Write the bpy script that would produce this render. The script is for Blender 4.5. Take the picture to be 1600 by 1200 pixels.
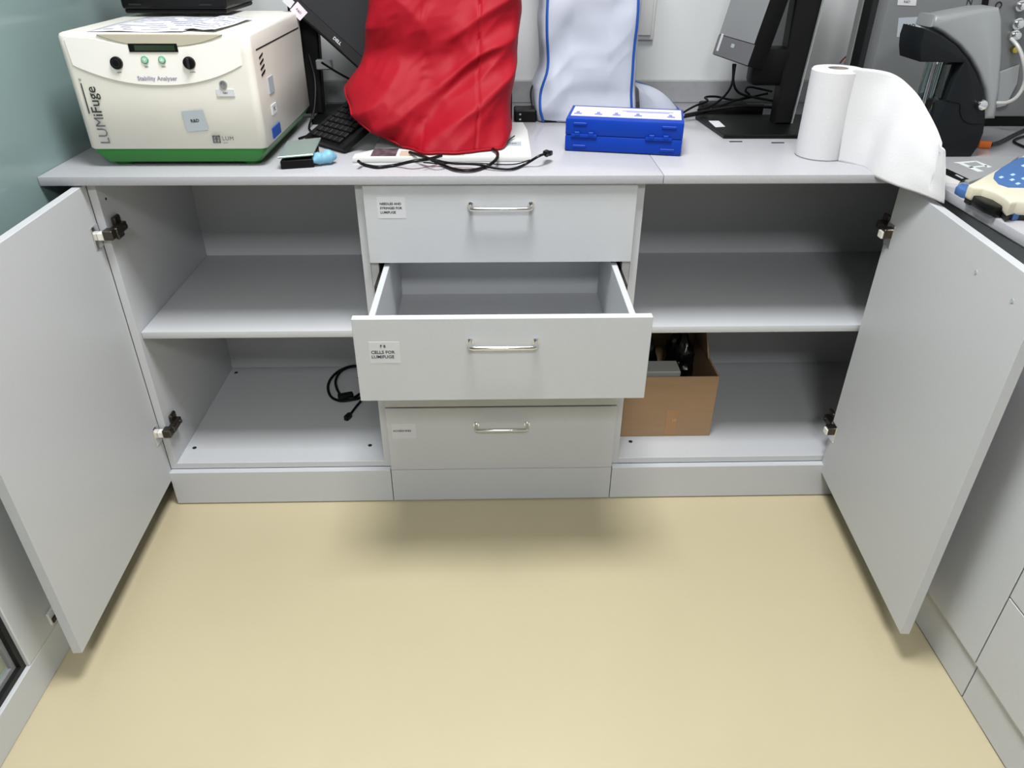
import bpy, bmesh, math, random
from mathutils import Vector, Matrix, noise
random.seed(7)
for o in list(bpy.data.objects): bpy.data.objects.remove(o)
SC = bpy.context.scene
COL = SC.collection

# ------------------------------------------------------------------ camera
F_PX = 1153.08
CAM = Vector((0.0, -1.583, 1.3462))
PITCH, YAW, ROLL = 0.5545, 0.0292, 0.0054
FW = Vector((math.sin(YAW)*math.cos(PITCH), math.cos(YAW)*math.cos(PITCH), -math.sin(PITCH)))
_r = Vector((math.cos(YAW), -math.sin(YAW), 0)); _u = _r.cross(FW)
RT = _r*math.cos(ROLL) + _u*math.sin(ROLL)
UP = _u*math.cos(ROLL) - _r*math.sin(ROLL)
cd = bpy.data.cameras.new('camera'); cam = bpy.data.objects.new('camera', cd); COL.objects.link(cam)
cd.sensor_fit = 'HORIZONTAL'; cd.sensor_width = 36.0; cd.lens = F_PX*36/1600; cd.clip_start = .02
mw = Matrix((RT, UP, -FW)).transposed().to_4x4(); mw.translation = CAM
cam.matrix_world = mw
SC.camera = cam

# ------------------------------------------------------------------ light and exposure
w = bpy.data.worlds.new('world'); SC.world = w; w.use_nodes = True
w.node_tree.nodes['Background'].inputs[0].default_value = (.8, .9, 1, 1)
w.node_tree.nodes['Background'].inputs[1].default_value = .25
SC.view_settings.view_transform = 'Standard'; SC.view_settings.look = 'None'
SC.view_settings.gamma = 1; SC.view_settings.use_curve_mapping = False
SC.view_settings.exposure = 0.52
CEIL = 2.7
# recessed ceiling panels: (x, y, size x, size y, watts)
PANELS = [(.03, -.55, .6, .6, 46), (.1, -2.95, .6, .6, 50), (-2.0, -1.0, .6, .6, 22)]  # last panel is unseen, added to brighten the floor beyond the glass

# ------------------------------------------------------------------ helpers
def bp_y(u, v, Y):
    d = FW + RT*((u-800)/F_PX) - UP*((v-600)/F_PX)
    return CAM + d*((Y-CAM.y)/d.y)
def bp_z(u, v, Z):
    d = FW + RT*((u-800)/F_PX) - UP*((v-600)/F_PX)
    return CAM + d*((Z-CAM.z)/d.z)

def lin(c):
    return tuple(((x/255)/12.92 if x/255 <= .04045 else ((x/255+.055)/1.055)**2.4) for x in c)

MATS = {}
def mat(name, rgb, rough=.5, metal=0, var=0, vscale=20, bump=0, bscale=200, spec=.5, coat=0, trans=0, ior=1.45, emit=0, sheen=0, stretch=(1,1,1), alpha=1):
    if name in MATS: return MATS[name]
    m = bpy.data.materials.new(name); m.use_nodes = True; nt = m.node_tree; b = nt.nodes['Principled BSDF']
    c = lin(rgb)
    b.inputs['Base Color'].default_value = (*c, 1); b.inputs['Roughness'].default_value = rough
    b.inputs['Metallic'].default_value = metal; b.inputs['Specular IOR Level'].default_value = spec
    b.inputs['Coat Weight'].default_value = coat; b.inputs['Transmission Weight'].default_value = trans
    b.inputs['IOR'].default_value = ior; b.inputs['Sheen Weight'].default_value = sheen
    b.inputs['Alpha'].default_value = alpha
    if emit:
        b.inputs['Emission Color'].default_value = (*c, 1); b.inputs['Emission Strength'].default_value = emit
    if var or bump:
        tc = nt.nodes.new('ShaderNodeTexCoord'); mp = nt.nodes.new('ShaderNodeMapping')
        mp.inputs['Scale'].default_value = stretch
        nt.links.new(tc.outputs['Object'], mp.inputs['Vector'])
    if var:
        n = nt.nodes.new('ShaderNodeTexNoise'); n.inputs['Scale'].default_value = vscale; n.inputs['Detail'].default_value = 5
        nt.links.new(mp.outputs[0], n.inputs['Vector'])
        r = nt.nodes.new('ShaderNodeValToRGB')
        r.color_ramp.elements[0].position = .3; r.color_ramp.elements[1].position = .7
        r.color_ramp.elements[0].color = (*[x*(1-var) for x in c], 1)
        r.color_ramp.elements[1].color = (*[min(1, x*(1+var)) for x in c], 1)
        nt.links.new(n.outputs['Fac'], r.inputs[0]); nt.links.new(r.outputs[0], b.inputs['Base Color'])
    if bump:
        n2 = nt.nodes.new('ShaderNodeTexNoise'); n2.inputs['Scale'].default_value = bscale; n2.inputs['Detail'].default_value = 3
        nt.links.new(mp.outputs[0], n2.inputs['Vector'])
        bn = nt.nodes.new('ShaderNodeBump'); bn.inputs['Strength'].default_value = bump; bn.inputs['Distance'].default_value = .002
        nt.links.new(n2.outputs['Fac'], bn.inputs['Height']); nt.links.new(bn.outputs[0], b.inputs['Normal'])
    MATS[name] = m
    return m

def origin(o):
    v = Vector((0, 0, 0))
    while o: v += o.location; o = o.parent
    return v

class MB:
    def __init__(s): s.bm = bmesh.new()
    def _bev(s, geom, bev, seg):
        if bev > 0:
            es = list({e for f in geom if isinstance(f, bmesh.types.BMFace) for e in f.edges})
            bmesh.ops.bevel(s.bm, geom=es, offset=bev, segments=seg, profile=.5, affect='EDGES', clamp_overlap=True)
    def box(s, x0, x1, y0, y1, z0, z1, bev=0, seg=1, M=None):
        v = [s.bm.verts.new((x, y, z)) for x in (x0, x1) for y in (y0, y1) for z in (z0, z1)]
        fs = [s.bm.faces.new([v[i] for i in q]) for q in ((0,1,3,2),(4,6,7,5),(0,4,5,1),(2,3,7,6),(0,2,6,4),(1,5,7,3))]
        if M is not None:
            for q in v: q.co = M @ q.co
        s._bev(fs, bev, seg)
        return s
    def prism(s, pts, ext, bev=0, seg=1):
        """closed outline of 3-D points, swept along the vector ext"""
        ext = Vector(ext)
        a = [s.bm.verts.new(Vector(p)) for p in pts]; b = [s.bm.verts.new(Vector(p)+ext) for p in pts]
        n = len(pts)
        fs = [s.bm.faces.new(a), s.bm.faces.new(b[::-1])]
        fs += [s.bm.faces.new((a[i], b[i], b[(i+1) % n], a[(i+1) % n])) for i in range(n)]
        bmesh.ops.recalc_face_normals(s.bm, faces=fs)
        if bev:
            es = list(set(fs[0].edges) | set(fs[1].edges))
            bmesh.ops.bevel(s.bm, geom=es, offset=bev, segments=seg, profile=.5, affect='EDGES', clamp_overlap=True)
        return s
    def cyl(s, p0, p1, r0, r1=None, n=24, cap=True, bev=0):
        r1 = r0 if r1 is None else r1
        p0, p1 = Vector(p0), Vector(p1); d = (p1-p0).normalized()
        x = d.orthogonal().normalized(); y = d.cross(x)
        a = []; b = []
        for i in range(n):
            t = 2*math.pi*i/n; e = x*math.cos(t)+y*math.sin(t)
            a.append(s.bm.verts.new(p0+e*r0)); b.append(s.bm.verts.new(p1+e*r1))
        for i in range(n): s.bm.faces.new((a[i], a[(i+1) % n], b[(i+1) % n], b[i]))
        if cap:
            c0 = s.bm.faces.new(a[::-1]); c1 = s.bm.faces.new(b)
            if bev: bmesh.ops.bevel(s.bm, geom=list(set(c0.edges) | set(c1.edges)), offset=bev, segments=2, profile=.5, affect='EDGES', clamp_overlap=True)
        return s
    def ring(s, p0, p1, ro, ri, n=40):
        """hollow cylinder along p0-p1"""
        p0, p1 = Vector(p0), Vector(p1); d = (p1-p0).normalized(); x = d.orthogonal().normalized(); y = d.cross(x)
        R = [[s.bm.verts.new(p+(x*math.cos(2*math.pi*i/n)+y*math.sin(2*math.pi*i/n))*r) for i in range(n)] for p, r in ((p0, ro), (p1, ro), (p1, ri), (p0, ri))]
        for k in range(4):
            A, B = R[k], R[(k+1) % 4]
            for i in range(n): s.bm.faces.new((A[i], A[(i+1) % n], B[(i+1) % n], B[i]))
        return s
    def tube(s, pts, r, n=8, sub=6, smooth=True):
        P = [Vector(p) for p in pts]
        if smooth and len(P) > 2:
            Q = []
            E = [2*P[0]-P[1]] + P + [2*P[-1]-P[-2]]
            for i in range(1, len(E)-2):
                for k in range(sub):
                    t = k/sub; a, b, c, d = E[i-1], E[i], E[i+1], E[i+2]
                    Q.append(.5*((2*b)+(c-a)*t+(2*a-5*b+4*c-d)*t*t+(3*b-a-3*c+d)*t**3))
            Q.append(P[-1]); P = Q
        rings = []; nrm = None
        for i, p in enumerate(P):
            d = (P[min(i+1, len(P)-1)]-P[max(i-1, 0)])
            d = d.normalized() if d.length > 1e-9 else Vector((0, 0, 1))
            if nrm is None: nrm = d.orthogonal().normalized()
            nrm = nrm - d*nrm.dot(d)
            nrm = nrm.normalized() if nrm.length > 1e-6 else d.orthogonal().normalized()
            b = d.cross(nrm)
            rr = r(i/(len(P)-1)) if callable(r) else r
            rings.append([s.bm.verts.new(p+(nrm*math.cos(2*math.pi*k/n)+b*math.sin(2*math.pi*k/n))*rr) for k in range(n)])
        for A, B in zip(rings, rings[1:]):
            for k in range(n): s.bm.faces.new((A[k], A[(k+1) % n], B[(k+1) % n], B[k]))
        s.bm.faces.new(rings[0][::-1]); s.bm.faces.new(rings[-1])
        return s
    def grid(s, fn, nu, nv, closed_u=False):
        V = [[s.bm.verts.new(fn(i/(nu if closed_u else nu-1), j/(nv-1))) for i in range(nu)] for j in range(nv)]
        for j in range(nv-1):
            for i in range(nu if closed_u else nu-1):
                s.bm.faces.new((V[j][i], V[j][(i+1) % nu], V[j+1][(i+1) % nu], V[j+1][i]))
        return V
    def lathe(s, prof, c=(0, 0, 0), n=32):
        c = Vector(c)
        def fn(u, v): pass
        R = [[s.bm.verts.new(c+Vector((r*math.cos(2*math.pi*i/n), r*math.sin(2*math.pi*i/n), z))) for i in range(n)] for r, z in prof]
        for A, B in zip(R, R[1:]):
            for i in range(n): s.bm.faces.new((A[i], A[(i+1) % n], B[(i+1) % n], B[i]))
        return s
    def build(s, name, m, parent=None, local=False, smooth=True, solid=0, sub=0, angle=35):
        me = bpy.data.meshes.new(name); bmesh.ops.recalc_face_normals(s.bm, faces=s.bm.faces[:])
        s.bm.to_mesh(me); s.bm.free()
        o = bpy.data.objects.new(name, me); COL.objects.link(o)
        me.materials.append(m)
        if parent:
            o.parent = parent
            if not local: me.transform(Matrix.Translation(-origin(parent)))
        elif not local:
            xs = [v.co for v in me.vertices]
            c = Vector(((min(v.x for v in xs)+max(v.x for v in xs))/2, (min(v.y for v in xs)+max(v.y for v in xs))/2, min(v.z for v in xs)))
            me.transform(Matrix.Translation(-c)); o.location = c
        if smooth:
            for p in me.polygons: p.use_smooth = True
            me.set_sharp_from_angle(angle=math.radians(angle))
        if sub:
            md = o.modifiers.new('subsurf', 'SUBSURF'); md.levels = sub; md.render_levels = sub
        if solid:
            md = o.modifiers.new('solid', 'SOLIDIFY'); md.thickness = solid; md.offset = 0
        return o

def thing(name, label, cat, loc=(0, 0, 0), rz=0, group=None):
    o = bpy.data.objects.new(name, None); COL.objects.link(o); o.empty_display_size = .05
    o.location = loc; o.rotation_euler = (0, 0, rz); o['label'] = label; o['category'] = cat
    if group: o['group'] = group
    return o
def tag(o, label, cat, group=None):
    o['label'] = label; o['category'] = cat
    if group: o['group'] = group
    return o
def struct(o, label=None):
    o['kind'] = 'structure'
    if label: o['label'] = label
    return o
def text(s, size, M, m, parent, name='lettering', align='CENTER', local=False, sx=1, bold=0, spacing=1):
    cu = bpy.data.curves.new('t', 'FONT'); cu.body = s; cu.size = size; cu.align_x = align; cu.align_y = 'CENTER'
    cu.extrude = .0001; cu.resolution_u = 2; cu.offset = bold; cu.space_line = .95; cu.space_character = spacing
    t = bpy.data.objects.new('t', cu); COL.objects.link(t)
    bpy.context.view_layer.update()
    me = bpy.data.meshes.new_from_object(t.evaluated_get(bpy.context.evaluated_depsgraph_get()))
    bpy.data.objects.remove(t); bpy.data.curves.remove(cu)
    me.transform(M @ Matrix.Diagonal((sx, 1, 1, 1)))
    if not local: me.transform(Matrix.Translation(-origin(parent)))
    me.materials.clear(); me.materials.append(m)
    o = bpy.data.objects.new(name, me); COL.objects.link(o); o.parent = parent
    return o
FRONT = Matrix(((1, 0, 0), (0, 0, -1), (0, 1, 0))).to_4x4()        # text facing -Y
def front_at(x, y, z, rot=0): return Matrix.Translation((x, y, z)) @ FRONT @ Matrix.Rotation(rot, 4, 'Z')
def frame_at(o, ex, ey):
    ex = Vector(ex).normalized(); ey = Vector(ey); ey = (ey-ex*ey.dot(ex)).normalized(); n = ex.cross(ey)
    M = Matrix((ex, ey, n)).transposed().to_4x4(); M.translation = Vector(o); return M

# ------------------------------------------------------------------ materials
LAM = mat('light_grey_laminate', (186, 188, 191), .42, var=.012, vscale=160, bump=.04, bscale=900)
TOPM = mat('speckled_worktop', (166, 166, 170), .17, var=.05, vscale=260)
FLOORM = mat('beige_epoxy_floor', (184, 173, 143), .36, var=.02, vscale=3, bump=.012, bscale=60)
WALLM = mat('white_wall_paint', (198, 200, 200), .6, bump=.03, bscale=300)
UPM = mat('grey_upstand', (140, 141, 143), .4, var=.05, vscale=60)
ALU = mat('white_powder_coat', (188, 191, 192), .35)
RUB = mat('black_rubber', (14, 14, 15), .5)
FROST = mat('frosted_glass', (126, 146, 145), .14, spec=.6, var=.04, vscale=1.5)
GLASS = mat('clear_glass', (225, 240, 236), .02, trans=1, ior=1.45)
CHROME = mat('chrome', (225, 226, 228), .12, metal=1)
STEEL = mat('dark_hinge_steel', (92, 86, 80), .35, metal=1)
BLACK = mat('black_plastic', (5, 5, 6), .5, spec=.25)
BLACKG = mat('black_satin_plastic', (7, 8, 8), .38, spec=.3)
DARKG = mat('dark_grey_plastic', (34, 35, 37), .45, spec=.3)
SCREEN = mat('screen_grey', (40, 41, 43), .4, spec=.3)
CREAM = mat('cream_plastic', (218, 215, 206), .4, var=.02, vscale=8)
WHITEP = mat('white_plastic', (200, 200, 198), .4)
GREEN = mat('green_plastic', (44, 116, 48), .4)
PAPER = mat('white_paper', (205, 205, 210), .8)
STICK = mat('white_sticker', (196, 197, 200), .6)
GSTICK = mat('grey_sticker', (160, 168, 174), .55)
PINK = mat('pale_pink_sticker', (226, 205, 216), .6)
INK = mat('dark_ink', (42, 44, 46), .7)
GINK = mat('grey_ink', (84, 86, 90), .7)
PINKINK = mat('violet_grey_ink', (140, 136, 160), .7)
WINK = mat('white_ink', (210, 214, 216), .6)
RED = mat('red_nylon', (142, 8, 26), .6, spec=.2, bump=.1, bscale=700)
WCLOTH = mat('white_cover_cloth', (172, 177, 190), .6, spec=.3, bump=.06, bscale=300)
BPIPE = mat('blue_piping', (22, 70, 150), .5)
BLUE = mat('blue_case_plastic', (6, 52, 150), .42, spec=.25)
LBLUE = mat('light_blue_rubber', (112, 162, 186), .45)
CARD = mat('cardboard', (150, 122, 92), .8, var=.05, vscale=12, stretch=(1, 1, 6))
CARDIN = mat('dark_cardboard', (92, 70, 50), .85)
TOWEL = mat('tissue_paper', (196, 196, 198), .85, bump=.25, bscale=260)
SILVER = mat('silver_housing', (158, 161, 162), .34, metal=.45)
GREYP = mat('grey_painted_housing', (112, 114, 114), .45, var=.04, vscale=5)
ANTH = mat('anthracite_plastic', (16, 20, 23), .45, spec=.3)
ORANGE = mat('orange_plastic', (222, 110, 34), .5)
MBLUE = mat('slate_blue_rubber', (66, 102, 156), .5)
LCD = mat('green_lcd', (40, 56, 40), .2)
BAG = mat('black_bag_film', (10, 10, 11), .25)

# ================================================================== the setting
XW0, XW1, YB, YF = -.945, 1.66, .745, -6.0
def slab(name, x0, x1, y0, y1, z0, z1, m): return struct(MB().box(x0, x1, y0, y1, z0, z1).build(name, m, smooth=False))
slab('floor', -3.0, XW1+.1, YF-.1, YB+.1, -.1, 0, FLOORM)
slab('wall_back', -3.0, XW1+.1, YB, YB+.1, 0, CEIL, WALLM)
slab('wall_right', XW1, XW1+.1, YF, YB, 0, CEIL, WALLM)
slab('wall_front', -3.0, XW1+.1, YF-.1, YF, 0, CEIL, mat('grey_wall_paint', (128, 130, 132), .6))
slab('wall_far_left', -3.1, -3.0, YF, YB, 0, CEIL, WALLM)
slab('ceiling', -3.0, XW1+.1, YF-.1, YB+.1, CEIL, CEIL+.1, WALLM)
up = MB().box(XW0+.002, XW1, YB-.015, YB, .9, .962, .002).build('trim_1', UPM); struct(up, 'grey upstand strip along the back of the worktop')
# framed glass partition on the left
wl = bpy.data.objects.new('wall_left', None); COL.objects.link(wl); wl.location = (XW0, 0, 0); struct(wl, 'white framed glass partition beside the cabinets')
X0, X1 = -.985, -.932
MB().box(X0, X1, YF, YB, 0, .085, .002).build('bottom_rail', ALU, wl)
for y0, y1 in ((-.60, -.42), (-2.2, -2.1)): MB().box(X0, X1, y0, y1, .085, CEIL, .002).build('stile', ALU, wl)
MB().box(-.975, XW0, -.42, YB, .085, CEIL).build('frosted_pane', FROST, wl)
for y0, y1 in ((-2.1, -.60), (YF, -2.2)):
    MB().box(-.963, -.957, y0, y1, .085, CEIL).build('clear_pane', GLASS, wl)
    g = MB()
    g.box(-.957, -.940, y0, y1, .085, .097); g.box(-.957, -.940, y1-.012, y1, .097, CEIL); g.box(-.957, -.940, y0, y0+.012, .097, CEIL)
    g.build('gasket', RUB, wl)
    g = MB(); g.box(-.957, -.950, y0+.012, y1-.012, .097, .107); g.box(-.957, -.950, y1-.022, y1-.012, .107, CEIL)
    g.build('glazing_bead', mat('grey_bead', (120, 122, 122), .5), wl)
c = MB().box(-.932, -.926, -.512, -.488, .10, .132, .001); c.build('latch_cover', WHITEP, wl)
MB().box(-.926, -.923, -.509, -.492, .104, .116, .0005).build('latch_slot', RUB, wl)
# ceiling lights
for i, (px, py, sx, sy, W) in enumerate(PANELS):
    t = thing('ceiling_light', ['square ceiling light panel above the cabinets', 'square ceiling light panel behind the viewer', 'unseen ceiling light panel added to brighten the floor beyond the glass partition'][i], 'ceiling light', (px, py, CEIL), group='ceiling light panels')
    f = MB()
    for a in ((px-sx/2-.02, px-sx/2, py-sy/2-.02, py+sy/2+.02), (px+sx/2, px+sx/2+.02, py-sy/2-.02, py+sy/2+.02), (px-sx/2, px+sx/2, py-sy/2-.02, py-sy/2), (px-sx/2, px+sx/2, py+sy/2, py+sy/2+.02)):
        f.box(*a, CEIL-.012, CEIL)
    f.build('frame', ALU, t)
    ld = bpy.data.lights.new('lamp', 'AREA'); ld.shape = 'RECTANGLE'; ld.size = sx; ld.size_y = sy; ld.energy = W; ld.color = (.985, .993, 1)
    lo = bpy.data.objects.new('lamp', ld); COL.objects.link(lo); lo.parent = t; lo.location = (0, 0, -.01)

# ================================================================== cabinets
T = .018
XL, XA, XB, XC = -.8645, -.2776, .3162, .957
ZU, ZP, ZS, DEP = .881, .109, .5146, .502
FY = -T                                        # face of closed fronts
def hinge(cab, z, s, xp, xd, yd=-.018):
    """s=-1: hung on the left; xp = carcass side face, xd = door inner face"""
    h = MB(); i = -s                             # inward direction
    a, b = sorted((xd, xd+i*.003)); h.box(a, b, yd-.020, yd+.012, z-.026, z+.026, .002)
    p = h.build('hinge', CHROME, cab)
    q = MB(); a, b = sorted((xd+i*.003, xd+i*.02)); q.box(a, b, yd-.006, yd+.012, z-.008, z+.008, .001); q.build('hinge_spacer', CREAM, p)
    q = MB(); a, b = sorted((xd+i*.016, xp+i*.020)); q.box(a, b, yd-.008, yd+.016, z-.008, z+.014, .002); a, b = sorted((xp+i*.008, xp+i*.024)); q.box(a, b, yd+.010, yd+.062, z-.005, z+.014, .002)
    a, b = sorted((xp+i*.001, xp+i*.010)); q.box(a, b, .022, .052, z-.024, z+.028, .003)
    q.cyl((xp+i*.02, .034, z+.004), (xp+i*.027, .034, z+.004), .005, n=12)
    q.build('hinge_arm', STEEL, p)
def door(cab, hx, hy, ang, wd, s, z0, z1):
    """inner face starts at (hx,hy) and runs towards the viewer; thickness lies on the outer side"""
    d = Vector((s*math.sin(ang), -math.cos(ang), 0)); n = Vector((s, 0, 0)); n = (n-d*n.dot(d)).normalized()
    p0 = Vector((hx, hy, z0)); p1 = p0+d*wd
    o = MB().prism([p0, p1, p1+n*T, p0+n*T], (0, 0, z1-z0), .0008).build('door', LAM, cab)
    return o, d, n
# --- left cupboard
cl = thing('base_cabinet', 'light grey base cabinet with open left door, black cord lying inside', 'cabinet', ((XL+XA)/2, .2, 0))
MB().box(XL, XL+T, 0, DEP+T, ZP, ZU, .0005).build('side_panel', LAM, cl)
MB().box(XA-T, XA, 0, DEP+T, ZP, ZU, .0005).build('side_panel', LAM, cl)
MB().box(XL+T, XA-T, DEP, DEP+.008, ZP+T, ZU).build('back_panel', LAM, cl)
bo = MB().box(XL+T, XA-T, 0, DEP, ZP, ZP+T, .0008).build('bottom_panel', LAM, cl)
for x, y in ((-.822, .068), (-.343, .070), (-.825, .47)):
    MB().cyl((x, y, ZP+T-.001), (x, y, ZP+T+.0012), .0055, n=14).build('screw_cap', DARKG, bo)
MB().box(XL+T+.001, XA-T-.001, .012, DEP-.002, ZS-T, ZS, .001, 2).build('shelf', LAM, cl)
MB().box(XL, XA-.001, FY, FY+T, .004, ZP-.0008, .0006).build('plinth', LAM, cl)
MB().cyl((XL+T-.001, .03, .835), (XL+T+.001, .03, .835), .003, n=10).build('peg_hole', DARKG, cl)
dl, dd, dn = door(cl, -.8648, -.002, -.0365, .568, -1, .083, .877)
for z in (.767, .236): hinge(cl, z, -1, XL+T, -.8648+.001)
# --- right (corner) cupboard: its inside runs on behind the right hand run
cr = thing('base_cabinet', 'light grey corner base cabinet with open right door and cardboard box inside', 'cabinet', ((XB+XC)/2, .2, 0))
XI = 1.40
MB().box(XB, XB+T, 0, DEP+T, ZP, ZU, .0005).build('side_panel', LAM, cr)
MB().box(XI, XI+T, 0, DEP+T, ZP, ZU, .0005).build('side_panel', LAM, cr)
MB().box(XB+T, XI, DEP, DEP+.008, ZP+T, ZU).build('back_panel', LAM, cr)
MB().box(.915, XI, 0.0, T, ZP+T, ZU).build('corner_panel', LAM, cr)
bo = MB().box(XB+T, XI, 0, DEP, ZP, ZP+T, .0008).build('bottom_panel', LAM, cr)
MB().cyl((.38, .073, ZP+T-.001), (.38, .073, ZP+T+.0012), .0055, n=14).build('screw_cap', DARKG, bo)
MB().box(XB+T+.001, XI-.001, .02, DEP-.002, ZS-T, ZS, .001, 2).build('shelf', LAM, cr)
MB().box(XB+.001, XC, FY, FY+T, .004, ZP-.0008, .0006).build('plinth', LAM, cr)
dr, dd, dn = door(cr, .8937, -.004, -.0757, .5575, 1, .083, .877)
for u, v in ((1525, 425), (1582, 470)):
    d_ = FW + RT*((u-800)/F_PX) - UP*((v-600)/F_PX)
    nn = -dn; t_ = (Vector((.8937, -.004, 0))-CAM).dot(nn)/d_.dot(nn); p = CAM+d_*t_
    MB().cyl(p-nn*.001, p+nn*.0012, .004, n=12).build('screw_cap', GSTICK, dr)
for z in (.762, .22): hinge(cr, z, 1, .914, .8937-.0015)
# --- drawer unit
cdw = thing('drawer_unit', 'light grey four-drawer unit with second drawer pulled open', 'cabinet', ((XA+XB)/2, .2, 0))
MB().box(XA+.0005, XA+T, 0, DEP+T, ZP, ZU, .0005).build('side_panel', LAM, cdw)
MB().box(XB-T, XB-.0005, 0, DEP+T, ZP, ZU, .0005).build('side_panel', LAM, cdw)
MB().box(XA+T, XB-T, DEP, DEP+.008, ZP, ZU).build('back_panel', LAM, cdw)
MB().box(XA+T, XB-T, .0, DEP, ZP, ZP+T).build('bottom_panel', LAM, cdw)
MB().box(XA+.001, XB-.001, FY, FY+T, .004, ZP-.0008, .0006).build('plinth', LAM, cdw)
def drawer(z0, z1, pull, label, txt, lab, tsize, labtxt_rows=None):
    y = FY-pull
    f = MB().box(XA+.0015, XB-.0015, y, y+T, z0, z1, .0008).build('drawer', LAM, cdw)
    f['label'] = label
    if pull:
        a, b = XA+.031, XB-.031
        for x0 in (a, b-.013): MB().box(x0, x0+.013, y+T, y+T+.46, z0+.018, z1-.006, .001).build('drawer_side', LAM, f)
        MB().box(a+.013, b-.013, y+T+.445, y+T+.458, z0+.018, z1-.02).build('drawer_back', LAM, f)
        MB().box(a+.013, b-.013, y+T, y+T+.445, z0+.02, z0+.028).build('drawer_bottom', LAM, f)
        for x0, x1 in ((XA+T, a), (b, XB-T)):
            MB().box(x0+.001, x1-.001, y+T+.18, .44, z1-.06, z1-.02).build('runner', STEEL, f)
    hz = z1-.0445 if z1 > .8 else z1-.051
    hx0, hx1 = -.046, .085
    h = MB()
    h.tube([(hx0, y, hz), (hx0, y-.022, hz), (hx0+.002, y-.027, hz), (hx0+.008, y-.028, hz), (hx1-.008, y-.028, hz), (hx1-.002, y-.027, hz), (hx1, y-.022, hz), (hx1, y, hz)], .0046, n=12, smooth=False)
    h.cyl((hx0, y+.0005, hz), (hx0, y-.003, hz), .0075, n=16); h.cyl((hx1, y+.0005, hz), (hx1, y-.003, hz), .0075, n=16)
    h.build('handle', CHROME, f)
    if lab:
        x0, x1, a, b = lab
        MB().box(x0, x1, y-.0006, y, a, b, .0).build('paper_label', STICK, f)['label'] = 'white paper label'
        for s, sz, dx, dz in txt: text(s, sz, front_at(x0+dx, y-.0008, b-dz), INK, f, align='LEFT', bold=.0002)
drawer(.7005, .878, 0, 'top drawer front with chrome handle', [('NEEDLES AND', .0072, .006, .015), ('SYRINGES FOR', .0072, .006, .0245), ('LUMIFUGE', .0072, .006, .034)], (-.248, -.187, .805, .852), .007)
drawer(.508, .697, .2734, 'second drawer pulled open, with chrome handle', [('F 8', .009, .022, .010), ('CELLS FOR', .0098, .003, .0235), ('LUMIFUGE', .0098, .003, .034)], (-.247, -.186, .599, .647), .007)
drawer(.3105, .5045, 0, 'third drawer hidden behind the open one', [], None, 0)
drawer(ZP+.001, .3065, 0, 'bottom drawer front with chrome handle', [('ACCESSORIES', .0076, .003, .0225)], (-.264, -.202, .213, .26), .006)
# --- right hand run (fronts face the room's middle)
XF = .948
rr = thing('base_cabinet', 'light grey base cabinet with plain panel front along the right side', 'cabinet', (1.25, -.33, 0))
MB().box(XF+T, XI+.2, -.655, -.002, ZP, ZU, .001).build('carcass', LAM, rr)
MB().box(XF, XF+T, -.6535, -.005, ZP+.001, .862, .0008).build('door', LAM, rr)
MB().box(XC, XC+T, -.6535, FY-.001, .004, ZP-.0008, .0006).build('plinth', LAM, rr)
r2 = thing('drawer_unit', 'light grey drawer unit nearest the viewer along the right side', 'cabinet', (1.25, -1.0, 0))
MB().box(XF+T, XI+.2, -1.30, -.657, ZP, ZU, .001).build('carcass', LAM, r2)
for z0, z1 in ((ZP+.001, .2965), (.300, .488), (.4915, .68), (.683, .862)):
    d = MB().box(XF, XF+T, -1.2985, -.6565, z0, z1, .0008).build('drawer', LAM, r2)
    h = MB(); y0, y1 = -1.04, -.91; z = z1-.045
    h.tube([(XF, y0, z), (XF-.026, y0, z), (XF-.026, y1, z), (XF, y1, z)], .0046, n=10, smooth=False); h.build('handle', CHROME, d)
MB().box(XC, XC+T, -1.2985, -.6565, .004, ZP-.0008, .0006).build('plinth', LAM, r2)
# --- worktop of three slabs
OV = -.028
wt = thing('worktop', 'pale grey L-shaped laboratory worktop over the cabinets', 'worktop', (0, .36, .881))
MB().box(XW0+.001, .3652, OV, YB-.001, .881, .9, .0012, 2).build('slab', TOPM, wt)
MB().box(.3662, .9145, OV, YB-.001, .881, .9, .0012, 2).build('slab', TOPM, wt)
MB().box(.9152, XW1-.001, -1.32, YB-.001, .881, .9, .0012, 2).build('slab', TOPM, wt)
#DETAILS
# ================================================================== things on the worktop
ZT = .9
def smooth(a, b, x):
    t = max(0, min(1, (x-a)/(b-a))); return t*t*(3-2*t)
def lin_tab(tab, x):
    if x <= tab[0][0]: return tab[0][1]
    for (a, p), (b, q) in zip(tab, tab[1:]):
        if x <= b: return p+(q-p)*(x-a)/(b-a)
    return tab[-1][1]
def lerp_tab(tab, x, w=None):
    if w is None: w = (tab[-1][0]-tab[0][0])*.05
    return sum(lin_tab(tab, x+w*k/3)*(4-abs(k)) for k in (-3, -2, -1, 0, 1, 2, 3))/16

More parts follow.
